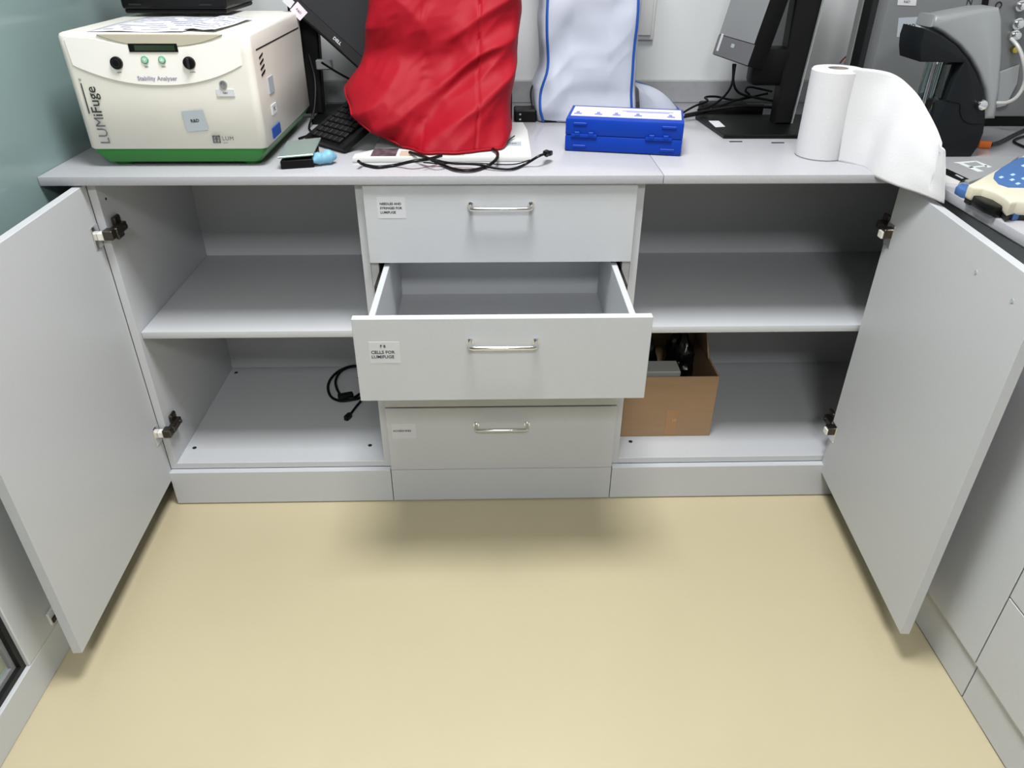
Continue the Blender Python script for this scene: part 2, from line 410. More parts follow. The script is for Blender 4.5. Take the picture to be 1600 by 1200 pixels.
# ---- stability analyser (bench centrifuge)
LX0, LX1, LY0, LY1, LZ1 = -.857, -.480, .036, .50, 1.165
lf = thing('bench_centrifuge', 'cream bench-top stability analyser with green base at left end of worktop', 'centrifuge', ((LX0+LX1)/2, .26, ZT))
def ring_pts(ins, z, y0=LY0, y1=LY1, r=.016, front=.0, n=6):
    x0, x1, a, b = LX0+ins, LX1-ins, y0+ins+front, y1-ins
    P = []
    for cx, cy, s in ((x0+r, a+r, 180), (x1-r, a+r, 270), (x1-r, b-r, 0), (x0+r, b-r, 90)):
        for k in range(n+1):
            t = math.radians(s+90*k/n); P.append(Vector((cx+r*math.cos(t), cy+r*math.sin(t), z)))
    return P
def loft(mb, rings, cap0=True, cap1=True):
    V = [[mb.bm.verts.new(p) for p in R] for R in rings]; n = len(V[0])
    for A, B in zip(V, V[1:]):
        for i in range(n): mb.bm.faces.new((A[i], A[(i+1) % n], B[(i+1) % n], B[i]))
    if cap0: mb.bm.faces.new(V[0][::-1])
    if cap1: mb.bm.faces.new(V[-1])
    return mb
b = MB(); loft(b, [ring_pts(.004, .938, front=.004), ring_pts(.001, .942, front=.003), ring_pts(.001, 1.05, front=.001), ring_pts(0, 1.128), ring_pts(0, 1.1575), ring_pts(.002, 1.163), ring_pts(.006, LZ1)])
b.build('body', CREAM, lf, angle=50)
g = MB()
R0 = ring_pts(.022, ZT+.004, front=-.008)
for p in R0:                                    # the front edge of the base arches up in the middle
    if p.y < LY0+.03: p.z += .0
loft(g, [ring_pts(.022, ZT+.010, front=-.006), ring_pts(.006, .932, front=.0), ring_pts(.0035, .9395, front=.0035)]).build('base', GREEN, lf, angle=50)
for x in (LX0+.05, LX1-.05):
    for y in (LY0+.05, LY1-.06): MB().cyl((x, y, ZT), (x, y, ZT+.011), .02, n=16).build('foot', GREEN, lf)
FYL = LY0
# smile shaped white control panel, swept from an outline
pts = []
xa, xb = -.838, -.502
for k in range(21):
    x = xa+(xb-xa)*k/20; u = 2*k/20-1
    pts.append((x, FYL-.0012, 1.068+.038*abs(u)**2.2))
pts += [(xb+.003, FYL-.0012, 1.152), (xb-.004, FYL-.0012, 1.1585)]
for k in range(11):
    x = (xb-.015)+((xa+.05)-(xb-.015))*k/10; u = 2*k/10-1
    pts.append((x, FYL-.0012, 1.140+.016*abs(u)**2))
pts += [(xa+.004, FYL-.0012, 1.1585), (xa-.003, FYL-.0012, 1.152)]
cp = MB().prism(pts, (0, .006, 0), .0006).build('control_panel', mat('panel_white', (234, 231, 226), .4), lf)
# finger recess above the panel: a flat lens, its shade put into the beige
pts = []
for k in range(13):
    x = -.775+.245*k/12; u = 2*k/12-1; pts.append((x, FYL-.0022, 1.1405+.0215*abs(u)**2.4))
pts += [(-.53, FYL-.0022, 1.1635), (-.775, FYL-.0022, 1.1635)]
MB().prism(pts, (0, .006, 0), .001).build('grip_recess', mat('recess_shade_beige', (182, 175, 158), .5), lf)
yy = FYL-.0013
d = MB().box(-.718, -.622, yy-.002, yy+.002, 1.131, 1.1465, .0006).build('display_frame', BLACKG, lf)
MB().box(-.706, -.627, yy-.0024, yy-.0018, 1.1335, 1.1435).build('display_glass', LCD, d)
for x, s in ((-.749, 'lock'), (-.605, 'knob')):
    k = MB().cyl((x, yy+.001, 1.111), (x, yy-.006, 1.111), .0122, .0115, n=28, bev=.001).build('knob', BLACKG, lf)
    if s == 'knob': MB().box(x-.0022, x+.0022, yy-.0105, yy-.004, 1.1015, 1.1205, .001).build('knob_grip', DARKG, k)
    else: MB().ring((x, yy-.0055, 1.111), (x, yy-.0068, 1.111), .008, .0065, n=24).build('knob_ring', DARKG, k)
GBT = mat('pale_green_button', (150, 200, 172), .4); GRG = mat('green_button_ring', (88, 150, 116), .4)
for x, up_ in ((-.692, -1), (-.658, 1)):
    k = MB().cyl((x, yy+.001, 1.1165), (x, yy-.0025, 1.1165), .0072, n=22, bev=.0006).build('button', GRG, lf)
    MB().cyl((x, yy-.002, 1.1165), (x, yy-.0032, 1.1165), .0055, n=20).build('button_face', GBT, k)
    MB().prism([(x-.0032, yy-.0032, 1.1165-.002*up_), (x+.0032, yy-.0032, 1.1165-.002*up_), (x, yy-.0032, 1.1165+.0032*up_)], (0, -.0006, 0)).build('button_arrow', WINK, k)
for s, x, z in (('open', -.749, 1.0935), ('light', -.692, 1.104), ('start', -.658, 1.104), ('power', -.602, 1.094)):
    text(s, .0045, front_at(x, yy-.0003, z), GINK, lf)
text('Stability Analyser', .0115, front_at(-.676, yy-.0004, 1.0815), PINKINK, lf, name='panel_title', bold=.00015)
# the name, reading upwards
yl = FYL+.0008
text('LUM', .0285, front_at(-.815, yl-.0014, .951, math.pi/2), GINK, lf, name='logo_lettering', align='LEFT')
text('iFuge', .0285, front_at(-.815, yl-.0014, 1.007, math.pi/2), INK, lf, name='logo_lettering', align='LEFT', bold=.0002)
MB().box(-.8335, -.832, yl-.0012, yl+.001, 1.013, 1.072).build('logo_bar', INK, lf)
text('®', .007, front_at(-.832, yl-.0014, 1.079, math.pi/2), GINK, lf)
c_ = MB(); c_.ring((-.546, yl+.002, 1.0705), (-.546, yl-.004, 1.0705), .0075, .005, n=24); c_.cyl((-.546, yl+.002, 1.0705), (-.546, yl-.002, 1.0705), .0045, n=18)
c_.build('key_lock', SILVER, lf)
MB().box(-.563, -.527, yl-.0012, yl+.002, 1.047, 1.0605).build('small_label', STICK, lf)
text('R&D', .005, front_at(-.545, yl-.0014, 1.0535), INK, lf)
Ms = front_at(-.619, yl-.001, .9985, math.radians(5))
MB().box(-.022, .022, -.0205, .0205, -.0006, .0004, M=Ms).build('grey_label', GSTICK, lf)
text('R&D', .009, Ms @ Matrix.Translation((0, 0, .0007)), INK, lf, bold=.0002)
# maker's mark
mk = MB()
for x0, x1, z0, z1 in ((-.590, -.5885, .953, .968), (-.5765, -.575, .953, .968), (-.590, -.575, .953, .9545), (-.590, -.575, .9665, .968), (-.5835, -.582, .9545, .9665), (-.5865, -.5795, .961, .9622)):
    mk.box(x0, x1, yl-.0012, yl+.002, z0, z1)
mk.build('maker_mark', GINK, lf)
text('LUM', .0115, front_at(-.570, yl-.0012, .962), GINK, lf, align='LEFT', spacing=1.15)
text('GmbH', .004, front_at(-.570, yl-.0012, .9535), GINK, lf, align='LEFT')
# right flank: lid seam, vents, stickers
xr = LX1+.0002
MB().box(xr-.002, xr+.0002, .075, LY1-.03, 1.128, 1.131).build('lid_seam', DARKG, lf)
for k in range(4): MB().prism([(xr-.002, .088+.000*k, 1.110-.011*k), (xr-.002, .118, 1.116-.011*k), (xr-.002, .118, 1.1195-.011*k), (xr-.002, .088, 1.1135-.011*k)], (.0026, 0, 0)).build('vent_slot', BLACK, lf)
MB().box(xr-.001, xr+.0012, .125, .165, 1.035, 1.068).build('silver_plate', GSTICK, lf)
MB().box(xr-.001, xr+.0012, .12, .16, .992, 1.012).build('paper_label', STICK, lf)
text('PC', .012, frame_at((xr+.0015, .14, 1.002), (0, 1, 0), (0, 0, 1)), INK, lf)
MB().box(xr-.001, xr+.0014, .10, .165, .946, .968).build('blue_label', BPIPE, lf)

# papers lying on it, and the black unit on top
def sheet(name, label, quad, z, cat='paper', m=PAPER, lines=True, n=9, bend=.002, lift=.0):
    q = [Vector((x, y, z)) for x, y in quad]
    def fn(u, v):
        p = (q[0]*(1-u)+q[1]*u)*(1-v)+(q[3]*(1-u)+q[2]*u)*v
        p = p.copy(); p.z += bend*math.sin(u*5+v*3)**2
        return p
    mb = MB(); mb.grid(fn, n, n); o = mb.build(name, m, solid=.0003); tag(o, label, cat)
    if lines:
        M0 = None
        l = MB()
        for k in range(7):
            v0 = .1+.12*k; v1 = v0+.035
            for j in range(8):
                ua, ub = .1+.1*j, .1+.1*(j+1)*(.98)
                if random.random() < .25: continue
                l.bm.faces.new([l.bm.verts.new(fn(a, b_)+Vector((0, 0, .0005))) for a, b_ in ((ua, v0), (ub, v0), (ub, v1), (ua, v1))])
        lo_ = l.build('printed_lines', mat('faint_print', (150, 148, 170), .8), o); lo_['kind'] = 'stuff'
    return o
sheet('paper_sheet', 'printed white sheet spread flat under the black unit on the centrifuge', [(-.80, .05), (-.61, .044), (-.58, .33), (-.79, .33)], LZ1+.0008, m=mat('greyish_paper', (206, 206, 214), .8))
sheet('paper_sheet', 'bright white sheet angled over the centrifuge lid near the grip', [(-.615, .066), (-.545, .043), (-.53, .27), (-.62, .33)], LZ1+.0045)
bu = thing('black_desktop_unit', 'black box unit standing on the papers on the centrifuge', 'electronics', (-.725, .45, LZ1))
BZ = LZ1+.0075
MB().box(-.846, -.606, .335, .57, BZ+.008, BZ+.16, .008, 3).build('housing', BLACKG, bu)
MB().box(-.842, -.610, .340, .565, BZ, BZ+.010, .003).build('base_plate', BLACK, bu)
for x in (-.815, -.655): MB().box(x-.012, x+.016, .3335, .338, BZ+.017, BZ+.0205).build('front_mark', DARKG, bu)
MB().cyl((-.765, .334, BZ+.036), (-.765, .337, BZ+.036), .002, n=10).build('indicator', GSTICK, bu)

# ---- left monitor: turned on its pivot so that its lower edge runs down to the right
ml = thing('computer_monitor', 'dark monitor turned askew on its stand behind the red cover', 'monitor', (-.46, .44, ZT))
e = Vector((.735, 0.0, -.678)).normalized()
E0 = bp_y(442, 2, .47)
upv = Vector((.678, 0, .735)); back = Vector((0, .17, 0)); upv = (upv+Vector((0, .16, 0))).normalized(); upv = (upv-e*upv.dot(e)).normalized()
nrm = e.cross(upv)                                       # towards the viewer
if nrm.y > 0: nrm = -nrm
Mm = Matrix((e, upv, e.cross(upv))).transposed().to_4x4(); Mm.translation = E0
sg = 1 if e.cross(upv).y < 0 else -1
WM, HM = .375, .30
sc = MB().box(0, WM, .0, HM, -.018, .0, .002, 2, M=Mm).build('screen_housing', BLACKG, ml)
MB().box(.012, WM-.012, .030, HM-.012, -.001, .0008, M=Mm).build('screen', SCREEN, sc)
MB().box(.002, WM-.002, .0045, .029, -.001, .0012, .0005, M=Mm).build('lower_bezel', DARKG, sc)
text('DELL', .0105, Mm @ Matrix.Translation((.150, .017, .0016)), WINK, sc, name='logo_lettering', bold=.0002)
MB().box(.085, .175, .0035, .0065, -.0005, .0016, M=Mm).build('button_strip', BLACK, sc)
MB().box(-.001, .022, -.001, .018, .0008, .0016, M=Mm).build('paper_label', STICK, sc)
MB().box(.024, .056, -.0015, .026, .0012, .002, M=Mm @ Matrix.Rotation(math.radians(-6), 4, 'Z')).build('pink_sticker', PINK, sc)
text('R&D', .008, Mm @ Matrix.Rotation(math.radians(-6), 4, 'Z') @ Matrix.Translation((.040, .012, .0024)), INK, sc)
p0 = bp_y(486, 196, .46); 
MB().prism([(-.528, .52, ZT+.012), (-.455, .52, ZT+.012), (-.44, .56, 1.30), (-.515, .56, 1.30)], (0, .035, 0), .004).build('column', BLACK, ml)
MB().box(-.474, -.285, .445, .66, ZT, ZT+.012, .004, 2).build('base_plate', BLACKG, ml)
cc = Mm @ Vector((WM/2, HM/2, -.018))
MB().cyl(cc-(Mm.to_3x3() @ Vector((0, 0, .07))), cc, .03, n=16).build('pivot', BLACK, ml)
MB().cyl((-.478, .575, 1.24), cc-(Mm.to_3x3() @ Vector((0, 0, .06))), .016, n=14).build('arm', BLACK, ml)
MB().box(-.456, -.415, .505, .525, 1.025, 1.05, .003, M=Matrix.Identity(4)).build('cable_clip', mat('clear_grey_plastic', (110, 112, 114), .3), ml)
tag(MB().tube([(-.43, .46, 1.05), (-.40, .50, 1.02), (-.36, .55, .985), (-.33, .60, .95), (-.28, .64, .91)], .003).build('monitor_cable', BLACK), 'thin black cable hanging from the left monitor stand', 'cable')
tag(MB().tube([(-.474, .52, 1.06), (-.462, .50, 1.0), (-.462, .45, .94), (-.470, .40, .905), (-.45, .33, .904), (-.47, .28, .904)], .0028).build('power_cable', BLACK), 'thin black cable looping down beside the centrifuge flank', 'cable')

# ---- keyboard, near end on the worktop, far end propped up
kb = thing('keyboard', 'black computer keyboard slanting under the red cover', 'keyboard', (0, 0, 0))
ka = Vector((-.452, .252, .915)); kx = Vector((.62, .64, .42)).normalized(); ky = Vector((-.147, .14, 0)); ky = (ky-kx*ky.dot(kx)).normalized()
Mk = Matrix((kx, ky, kx.cross(ky))).transposed().to_4x4(); Mk.translation = ka
kb.matrix_world = Mk
KW, KD = .27, .155
MB().box(0, KW, -KD, 0, -.016, 0, .003, 2).build('case', BLACKG, kb, local=True)
MB().box(.004, KW-.004, -KD+.02, -.02, -.0005, .0012).build('key_bed', BLACK, kb, local=True)
km = None
keymat = mat('key_black', (18, 18, 19), .6, spec=.2)
for r in range(6):
    for c in range(13):
        if km is None:
            ko = MB().box(-.0082, .0082, -.0082, .0082, 0, .006, .0018).build('key', keymat, kb, local=True); km = ko
        else:
            ko = bpy.data.objects.new('key', km.data); COL.objects.link(ko); ko.parent = kb
        ko.location = (.018+c*.0187, -.028-r*.0198, .001)
        
# ---- small scale with open silver lid, and blue bulb
ps = thing('pocket_device', 'small black device with silver green lid near the front of worktop', 'device', (-.42, .06, ZT))
A, B, C_, D = (-.452, .022, .9), (-.385, .038, .9), (-.395, .150, .9), (-.460, .132, .9)
MB().prism([A, B, C_, D], (0, 0, .019), .002).build('case', BLACK, ps)
MB().prism([Vector(A)+Vector((-.003, -.004, .024)), Vector(B)+Vector((.002, -.002, .0255)), Vector(C_)+Vector((.008, .0, .0335)), Vector(D)+Vector((0, 0, .030))], (0, 0, .004), .001).build('lid', mat('silver_green_lid', (148, 166, 160), .25, metal=.5), ps)
MB().box(-.45, -.40, .05, .13, ZT+.018, ZT+.027).build('lid_hinge', BLACK, ps)
bb = MB(); LR = [.004, .0145, .0115, .0165, .005]
bb.tube([(-.388, .040, .913), (-.378, .052, .9155), (-.368, .058, .9145), (-.356, .066, .9165), (-.342, .076, .914)], lambda t: lerp_tab([(k*.25, LR[k]) for k in range(5)], t), n=16, sub=5)
tag(bb.build('rubber_bulb', LBLUE, sub=1, angle=80), 'light blue two-lobed rubber bulb beside the small black device', 'rubber bulb')

# ---- covered instrument: white base plate, black column
iv = thing('covered_instrument', 'white flat-based instrument under the red cover', 'instrument', (-.1, .25, ZT))
MB().prism([(-.307, .073, .9), (.090, .079, .9), (.092, .33, .9), (.084, .415, .9), (-.27, .42, .9), (-.27, .14, .9), (-.307, .105, .9)], (0, 0, .013), .003, 2).build('base_plate', WHITEP, iv)
MB().box(.022, .052, .315, .40, .913, 1.005, .004).build('side_block', BLACK, iv)
MB().box(-.18, .0, .32, .42, .913, 1.30, .01).build('housing', DARKG, iv)
MB().box(.032, .070, .170, .205, .913, .9138).build('grey_label', GSTICK, iv)
text('R&D', .009, Matrix.Translation((.051, .187, .9142)), INK, iv)
ph = MB().box(-.268, -.212, .080, .145, .913, .9136).build('photo_print', mat('dark_print', (82, 66, 72), .5, var=.7, vscale=60), iv)
MB().box(-.205, -.06, .082, .125, .913, .9134).build('brown_label', mat('tan_label', (176, 158, 140), .6), iv)

# ---- red nylon cover
LTAB = [(.90, -.235), (.925, -.262), (.96, -.318), (1.0, -.345), (1.03, -.340), (1.07, -.297), (1.12, -.284), (1.20, -.268), (1.32, -.258), (1.45, -.25)]
RTAB = [(.90, .034), (.93, .040), (1.0, .049), (1.10, .058), (1.20, .068), (1.32, .07), (1.45, .06)]
FTAB = [(.90, .104), (.93, .122), (1.0, .175), (1.1, .235), (1.2, .25), (1.32, .26), (1.45, .27)]
def spow(x, p): return math.copysign(abs(x)**p, x)
def hem(th):
    # th: 0 right, pi/2 back, pi left, 3pi/2 front
    c, s = math.cos(th), math.sin(th)
    h = .918
    h += .105*smooth(.55, 1.0, -c) + .02*smooth(.2, 1, s)
    h += .030*smooth(.80, 1.0, c)
    return h
def red_fn(u, v):
    th = 2*math.pi*u; c, s = math.cos(th), math.sin(th)
    h0 = hem(th); z = h0+(1.42-h0)*(v**.95)
    xl, xr_, yf = lerp_tab(LTAB, z), lerp_tab(RTAB, z), lerp_tab(FTAB, z)
    yb = .452
    cx, cy = (xl+xr_)/2, (yf+yb)/2
    pw = .62+.22*smooth(1.06, .92, z)
    x = cx+(xr_-xl)/2*spow(c, pw); y = cy+(yb-yf)/2*spow(s, pw)
    # folds: long diagonal creases fanning down from the upper right
    q = Vector((x, y, z))
    fr = smooth(.0, .6, -s)
    tp = .70*x-.71*z; ta = .71*x+.70*z                       # across and along the diagonal folds
    rg = lambda a, b_, c_: 1-2.2*abs(noise.noise(Vector((a, b_, c_))))
    wq = noise.noise(q*6)
    f = .024*noise.noise(Vector((tp*8.5, ta*2.4, 3.1)))*fr + .016*rg(tp*9+1.0*wq, ta*3.0, 5.5)*fr + .005*noise.noise(q*8)
    f += .0085*rg(tp*17+.8*wq, ta*5.5, 1.5) + .006*rg(ta*13+.6*wq, tp*5.0, 8.3) + .0012*rg(tp*40, ta*22, 2.5)
    # two sewn seams
    for sx in (-.150+(z-1.0)*.03, -.035+(z-1.0)*.06): f -= .0035*math.exp(-((x-sx)/.0022)**2)*fr
    y -= f*fr*1.2; x += f*c*.5
    return Vector((x, y, z))
rc = thing('dust_cover', 'creased red nylon dust cover draped over the instrument', 'dust cover', (-.12, .33, .915))
mb = MB(); V = mb.grid(red_fn, 300, 130, closed_u=True)
mb.bm.faces.new(V[-1])
mb.build('cloth', RED, rc, solid=.0012, angle=80)
hm = MB(); hp = [red_fn(k/90, 0) for k in range(91)]
hm.tube(hp, .0028, n=8, smooth=False); hm.build('hem', RED, rc)

# ---- white cover with blue piping
wc = thing('dust_cover', 'white cloth dust cover with blue piping against the wall', 'dust cover', (.26, .58, ZT))
WL = [(.90, .128), (.935, .118), (.98, .116), (1.02, .136), (1.1, .133), (1.2, .129), (1.45, .12)]
WR = [(.90, .392), (.96, .384), (1.1, .383), (1.2, .383), (1.45, .38)]
def wf(u, v):
    th = 2*math.pi*u; c, s = math.cos(th), math.sin(th)
    z = .9025+.53*v
    xl, xr_ = lerp_tab(WL, z), lerp_tab(WR, z); yf, yb = .478-.01*smooth(.98, .92, z), .66
    if s > 0: xr_ += .03*s
    cx, cy = (xl+xr_)/2, (yf+yb)/2
    x = cx+(xr_-xl)/2*spow(c, .32); y = cy+(yb-yf)/2*spow(s, .32)
    q = Vector((x, y, z)); fr = smooth(0, .6, -s)
    t1 = x*.75-z*.66
    f = .016*noise.noise(Vector((t1*11, (x*.66+z*.75)*3, 1.7))) + .005*(1-2*abs(noise.noise(Vector((t1*16, z*6, 4.2))))) + .005*noise.noise(q*16) + .010*math.exp(-((x-.165)/.02)**2-((z-1.0)/.06)**2)
    y -= f*fr; x += f*c*.5
    return Vector((x, y, z))
mb = MB(); V = mb.grid(wf, 240, 110, closed_u=True); mb.bm.faces.new(V[-1])
mb.build('cloth', WCLOTH, wc, solid=.001, angle=80)
for uu in (.640, .863):
    pm = MB(); pm.tube([wf(uu, k/40)+Vector((-.002 if uu < .7 else .002, -.002, 0)) for k in range(41)], .0034, n=8, smooth=False); pm.build('piping', BPIPE, wc)
pm = MB(); pm.tube([wf(.11, k/30)+Vector((.003, 0, 0)) for k in range(31)], .0034, n=8, smooth=False); pm.build('piping', BPIPE, wc)
# loose skirt spreading over the worktop on the right
def skirt(u, v):
    a = Vector((.392, .475+.20*u, .985-.01*u)); b_ = Vector((.405+.13*smooth(0, .75, u), .485+.165*u, .9035))
    p = a.lerp(b_, v); p.x += .016*math.sin(v*math.pi)*u; p.z += .016*math.sin(v*math.pi)*math.sin(u*7)**2
    return p
mb = MB(); mb.grid(skirt, 24, 14); mb.build('skirt', WCLOTH, wc, solid=.001, angle=80)
pm = MB(); pm.tube([skirt(k/20, 1)+Vector((0, 0, .002)) for k in range(21)], .003, n=8, smooth=False); pm.tube([skirt(1, k/12) for k in range(13)], .003, n=8, smooth=False); pm.build('piping', BPIPE, wc)
MB().box(.138, .38, .466, .64, ZT, ZT+.008, .002).build('black_foot', BLACK, wc)
pb = thing('power_adapter', 'black power adapter between the red and white covers', 'adapter', (.095, .50, ZT))
MB().box(.062, .122, .47, .53, ZT, .932, .004).build('body', BLACK, pb)
for x in (.078, ): 
    for z in (.908, .921): MB().box(x-.0025, x+.0025, .469, .4705, z-.002, z+.002).build('pin_light', GSTICK, pb)
tag(MB().tube([(.112, .50, .93), (.108, .53, .96), (.115, .57, .975), (.128, .60, .972)], .0022).build('adapter_lead', BLACK), 'thin black lead rising from the adapter behind white cover', 'cable')

# ---- wall socket behind the white cover
ws = thing('wall_socket', 'white wall socket box behind the white dust cover', 'socket', (.435, YB, 1.05))
MB().box(.405, .468, YB-.016, YB, 1.072, 1.20, .003, 2).build('plate', WHITEP, ws)
MB().box(.415, .458, YB-.028, YB-.016, 1.085, 1.19, .003, 2).build('socket_insert', WHITEP, ws)

# ---- blue case
bc = thing('tool_case', 'blue plastic carrying case with two latches and white label', 'case', (.3025, .146, ZT), rz=math.atan2(-.053, .259))
W2 = .1335; DPT = .15; HT = .074
MB().box(-W2, W2, 0, DPT, .002, HT*.5-.0004, .0022, 2).build('lower_shell', BLUE, bc, local=True)
MB().box(-W2, W2, 0, DPT, HT*.5+.0004, HT, .0022, 2).build('lid', BLUE, bc, local=True)
MB().box(-W2+.004, W2-.004, .004, DPT-.004, HT*.5-.003, HT*.5+.003).build('seam_core', BLUE, bc, local=True)
lb = MB().box(-W2+.008, W2-.006, .030, DPT-.016, HT-.0005, HT+.0008).build('top_label', PAPER, bc, local=True)
lab = mat('label_print', (120, 124, 176), .7)
for x in (-.11, -.062, -.02, .03, .105):
    q = MB(); q.box(x-.010, x+.008, .045, .06, HT+.0008, HT+.0012); q.box(x-.006, x+.002, .062, .078, HT+.0008, HT+.0012); q.build('label_print', lab, lb, local=True)
q = MB(); q.box(-.01, .11, .098, .104, HT+.0008, HT+.0012); q.box(.0, .10, .088, .093, HT+.0008, HT+.0012); q.build('label_print', lab, lb, local=True)
for x in (-.090, .080):
    l = MB().box(x-.030, x+.030, -.004, .001, HT*.5-.004, HT*.5+.004, .0015, 2); l.box(x-.022, x-.010, -.0055, 0, HT*.5, HT*.5+.009, .001); l.box(x+.010, x+.022, -.0055, 0, HT*.5, HT*.5+.009, .001)
    l.build('latch', BLUE, bc, local=True)
for x0, x1 in ((-.115, -.085), (.085, .118)):
    for z in (.010, HT-.014):
        MB().box(x0, x1, -.003, .001, z, z+.006, .001).build('rib', BLUE, bc, local=True)
for x in (-W2+.012, W2-.03): MB().box(x, x+.02, .002, DPT-.01, 0, .004).build('foot', BLUE, bc, local=True)

# ---- black cords at the front of the worktop
def cz(y, r): return (.9137 if .073 < y < .42 else .9)+r
def cord_px(pts, r=.0034, lifts=None):
    P = []
    for i, (u, v) in enumerate(pts):
        p = bp_z(u, v, .9); z = cz(p.y, r)+(lifts[i] if lifts else 0); p = bp_z(u, v, z); P.append(p)
    return P
c1 = thing('mains_lead', 'black mains lead coiled in front of the red cover', 'cable', (-.05, .07, ZT))
P1 = cord_px([(640, 238), (668, 247), (690, 257), (712, 265), (738, 266), (762, 259), (776, 248), (777, 238), (770, 233)], lifts=[.002]*9)
MB().tube(P1, .0036).build('cord', BLACKG, c1)
P2 = cord_px([(560, 252), (568, 257), (590, 261), (618, 258), (645, 252), (672, 248), (690, 243)], lifts=[.001]*7)
MB().tube(P2, .0034).build('cord', BLACKG, c1)
c2 = thing('usb_cable', 'black cable with plug end pointing right on the worktop', 'cable', (.08, .09, ZT))
P3 = cord_px([(655, 243), (680, 250), (705, 255), (745, 257), (775, 263), (800, 264), (820, 257), (840, 245), (852, 240)], lifts=[.003, .006, .007, .006, .002, .001, .002, .006, .008])
MB().tube(P3, .0028).build('cord', BLACKG, c2)
pa, pb_ = P3[-1], bp_z(866, 237, .910)
dv = (pb_-pa).normalized()
MB().cyl(pa-dv*.004, pa+dv*.012, .0045, .008, n=14).build('strain_relief', BLACKG, c2)
Mp = frame_at(pa+dv*.022, dv, (0, 0, 1)); MB().box(-.011, .011, -.0055, .0055, -.009, .009, .002, M=Mp).build('plug', BLACKG, c2)
Mp2 = frame_at(pa+dv*.036, dv, (0, 0, 1)); MB().box(-.004, .003, -.003, .003, -.006, .006, .0003, M=Mp2).build('plug_tip', GREYP, c2)
P4 = cord_px([(662, 254), (690, 256), (740, 255), (800, 257), (828, 250)], lifts=[.001]*5)
tag(MB().tube(P4, .0013).build('thin_lead', BLACKG), 'hair-thin black lead lying straight beside the mains lead', 'cable')
tag(MB().tube([(.018, .165, .916), (.04, .20, .918), (.056, .235, .920)], .0015).build('thin_wire', DARKG), 'short thin dark wire beside the grey label on white base', 'wire')

# ---- right monitor, facing left, leaning back
mr = thing('computer_monitor', 'black monitor on a stand seen side-on behind the towel roll', 'monitor', (.77, .42, ZT))
N0 = bp_y(1168, 104, .385); F0 = bp_z(1113, 85, N0.z)
h = (F0-N0).normalized(); face = Vector((h.y, -h.x, 0));
if face.x > 0: face = -face
tl = math.radians(13); u3 = (Vector((0, 0, 1))*math.cos(tl)-face*math.sin(tl)).normalized(); n3 = h.cross(u3)
Mr = Matrix((h, u3, n3)).transposed().to_4x4(); Mr.translation = N0
sgn = 1 if n3.dot(face) > 0 else -1
LW = (F0-N0).length
def rb(x0, x1, y0, y1, z0, z1, *a): z = sorted((sgn*z0, sgn*z1)); return MB().box(x0, x1, y0, y1, z[0], z[1], *a, M=Mr)
MG = mat('mid_grey_bezel', (96, 97, 99), .4)
sh = rb(0, LW, 0, .42, -.045, 0, .003, 2).build('screen_housing', BLACK, mr)
rb(.006, LW-.004, .052, .415, -.001, .001).build('screen', mat('grey_screen', (126, 128, 129), .25), sh)
rb(.002, LW-.002, .002, .05, -.001, .0014, .0005).build('lower_bezel', MG, sh)
rb(LW-.03, LW-.018, .012, .055, .0014, .002).build('white_strip', STICK, sh)
rb(LW*.48, LW*.56, .030, .039, .0014, .002).build('badge', GSTICK, sh)
MB().prism([(.742, .40, ZT+.010), (.785, .40, ZT+.010), (.822, .44, 1.22), (.822+.02, .47, 1.40), (.775, .47, 1.40), (.752, .44, 1.22)], (0, .045, 0), .004).build('column', BLACK, mr)
MB().prism([(.786, .398, ZT+.012), (.7885, .398, ZT+.012), (.8255, .438, 1.22), (.823, .438, 1.22)], (0, .004, 0)).build('column_trim', SILVER, mr)
MB().box(.67, .765, .42, .48, 1.00, 1.09, .012, 2).build('tilt_joint', BLACK, mr)
MB().prism([bp_z(1086, 186, .9), bp_z(1130, 217, .9), bp_z(1300, 217, .9), bp_z(1300, 184.5, .9), bp_z(1092, 184.5, .9)], (0, 0, .010), .002).build('base_plate', BLACKG, mr)
MB().prism([bp_z(1107, 189, .91), bp_z(1123, 189, .91), bp_z(1133, 198, .91), bp_z(1118, 199, .91)], (0, 0, .0006)).build('paper_label', STICK, mr)
# cables behind and below it
cab = [([(1146, 100, .46), (1144, 130, .47), (1132, 150, .50), (1112, 165, .52), (1090, 172, .54)], .0032, 'black cable hanging from the right monitor curling left'),
       ([(1149, 100, .46), (1146, 128, .46), (1155, 145, .47), (1178, 152, .48), (1210, 158, .48)], .0032, 'black cable hanging from the right monitor curling right'),
       ([(1064, 178, .50), (1085, 166, .52), (1105, 158, .54), (1102, 152, .55), (1120, 151, .56), (1150, 156, .56), (1200, 146, .55)], .003, 'black cable arching low beside the blue case'),
       ([(1064, 184, .47), (1100, 176, .50), (1140, 160, .53), (1170, 150, .54), (1165, 142, .55), (1172, 136, .56), (1206, 143, .56)], .003, 'black cable looping high beside the stand column'),
       ([(1070, 180, .49), (1110, 172, .50), (1160, 166, .50), (1215, 168, .50)], .004, 'thick black cable lying straight toward the stand column')]
for pts, r, lb_ in cab:
    P = []
    for u, v, y in pts:
        p = bp_y(u, v, y)
        if p.z < ZT+r: p = bp_z(u, v, ZT+r)
        P.append(p)
    tag(MB().tube(P, r).build('monitor_cable', BLACK), lb_, 'cable')
ad = thing('power_strip', 'black adapter block tangled in cables behind the monitor base', 'adapter', (.68, .56, ZT))
MB().box(.59, .72, .555, .61, ZT, .93, .006, 2).build('body', BLACK, ad)
MB().box(.66, .76, .55, .556, ZT, .93, .006, 2).build('plug_block', BLACK, ad)
MB().box(.612, .618, .5535, .5555, .914, .919).build('indicator', STICK, ad)
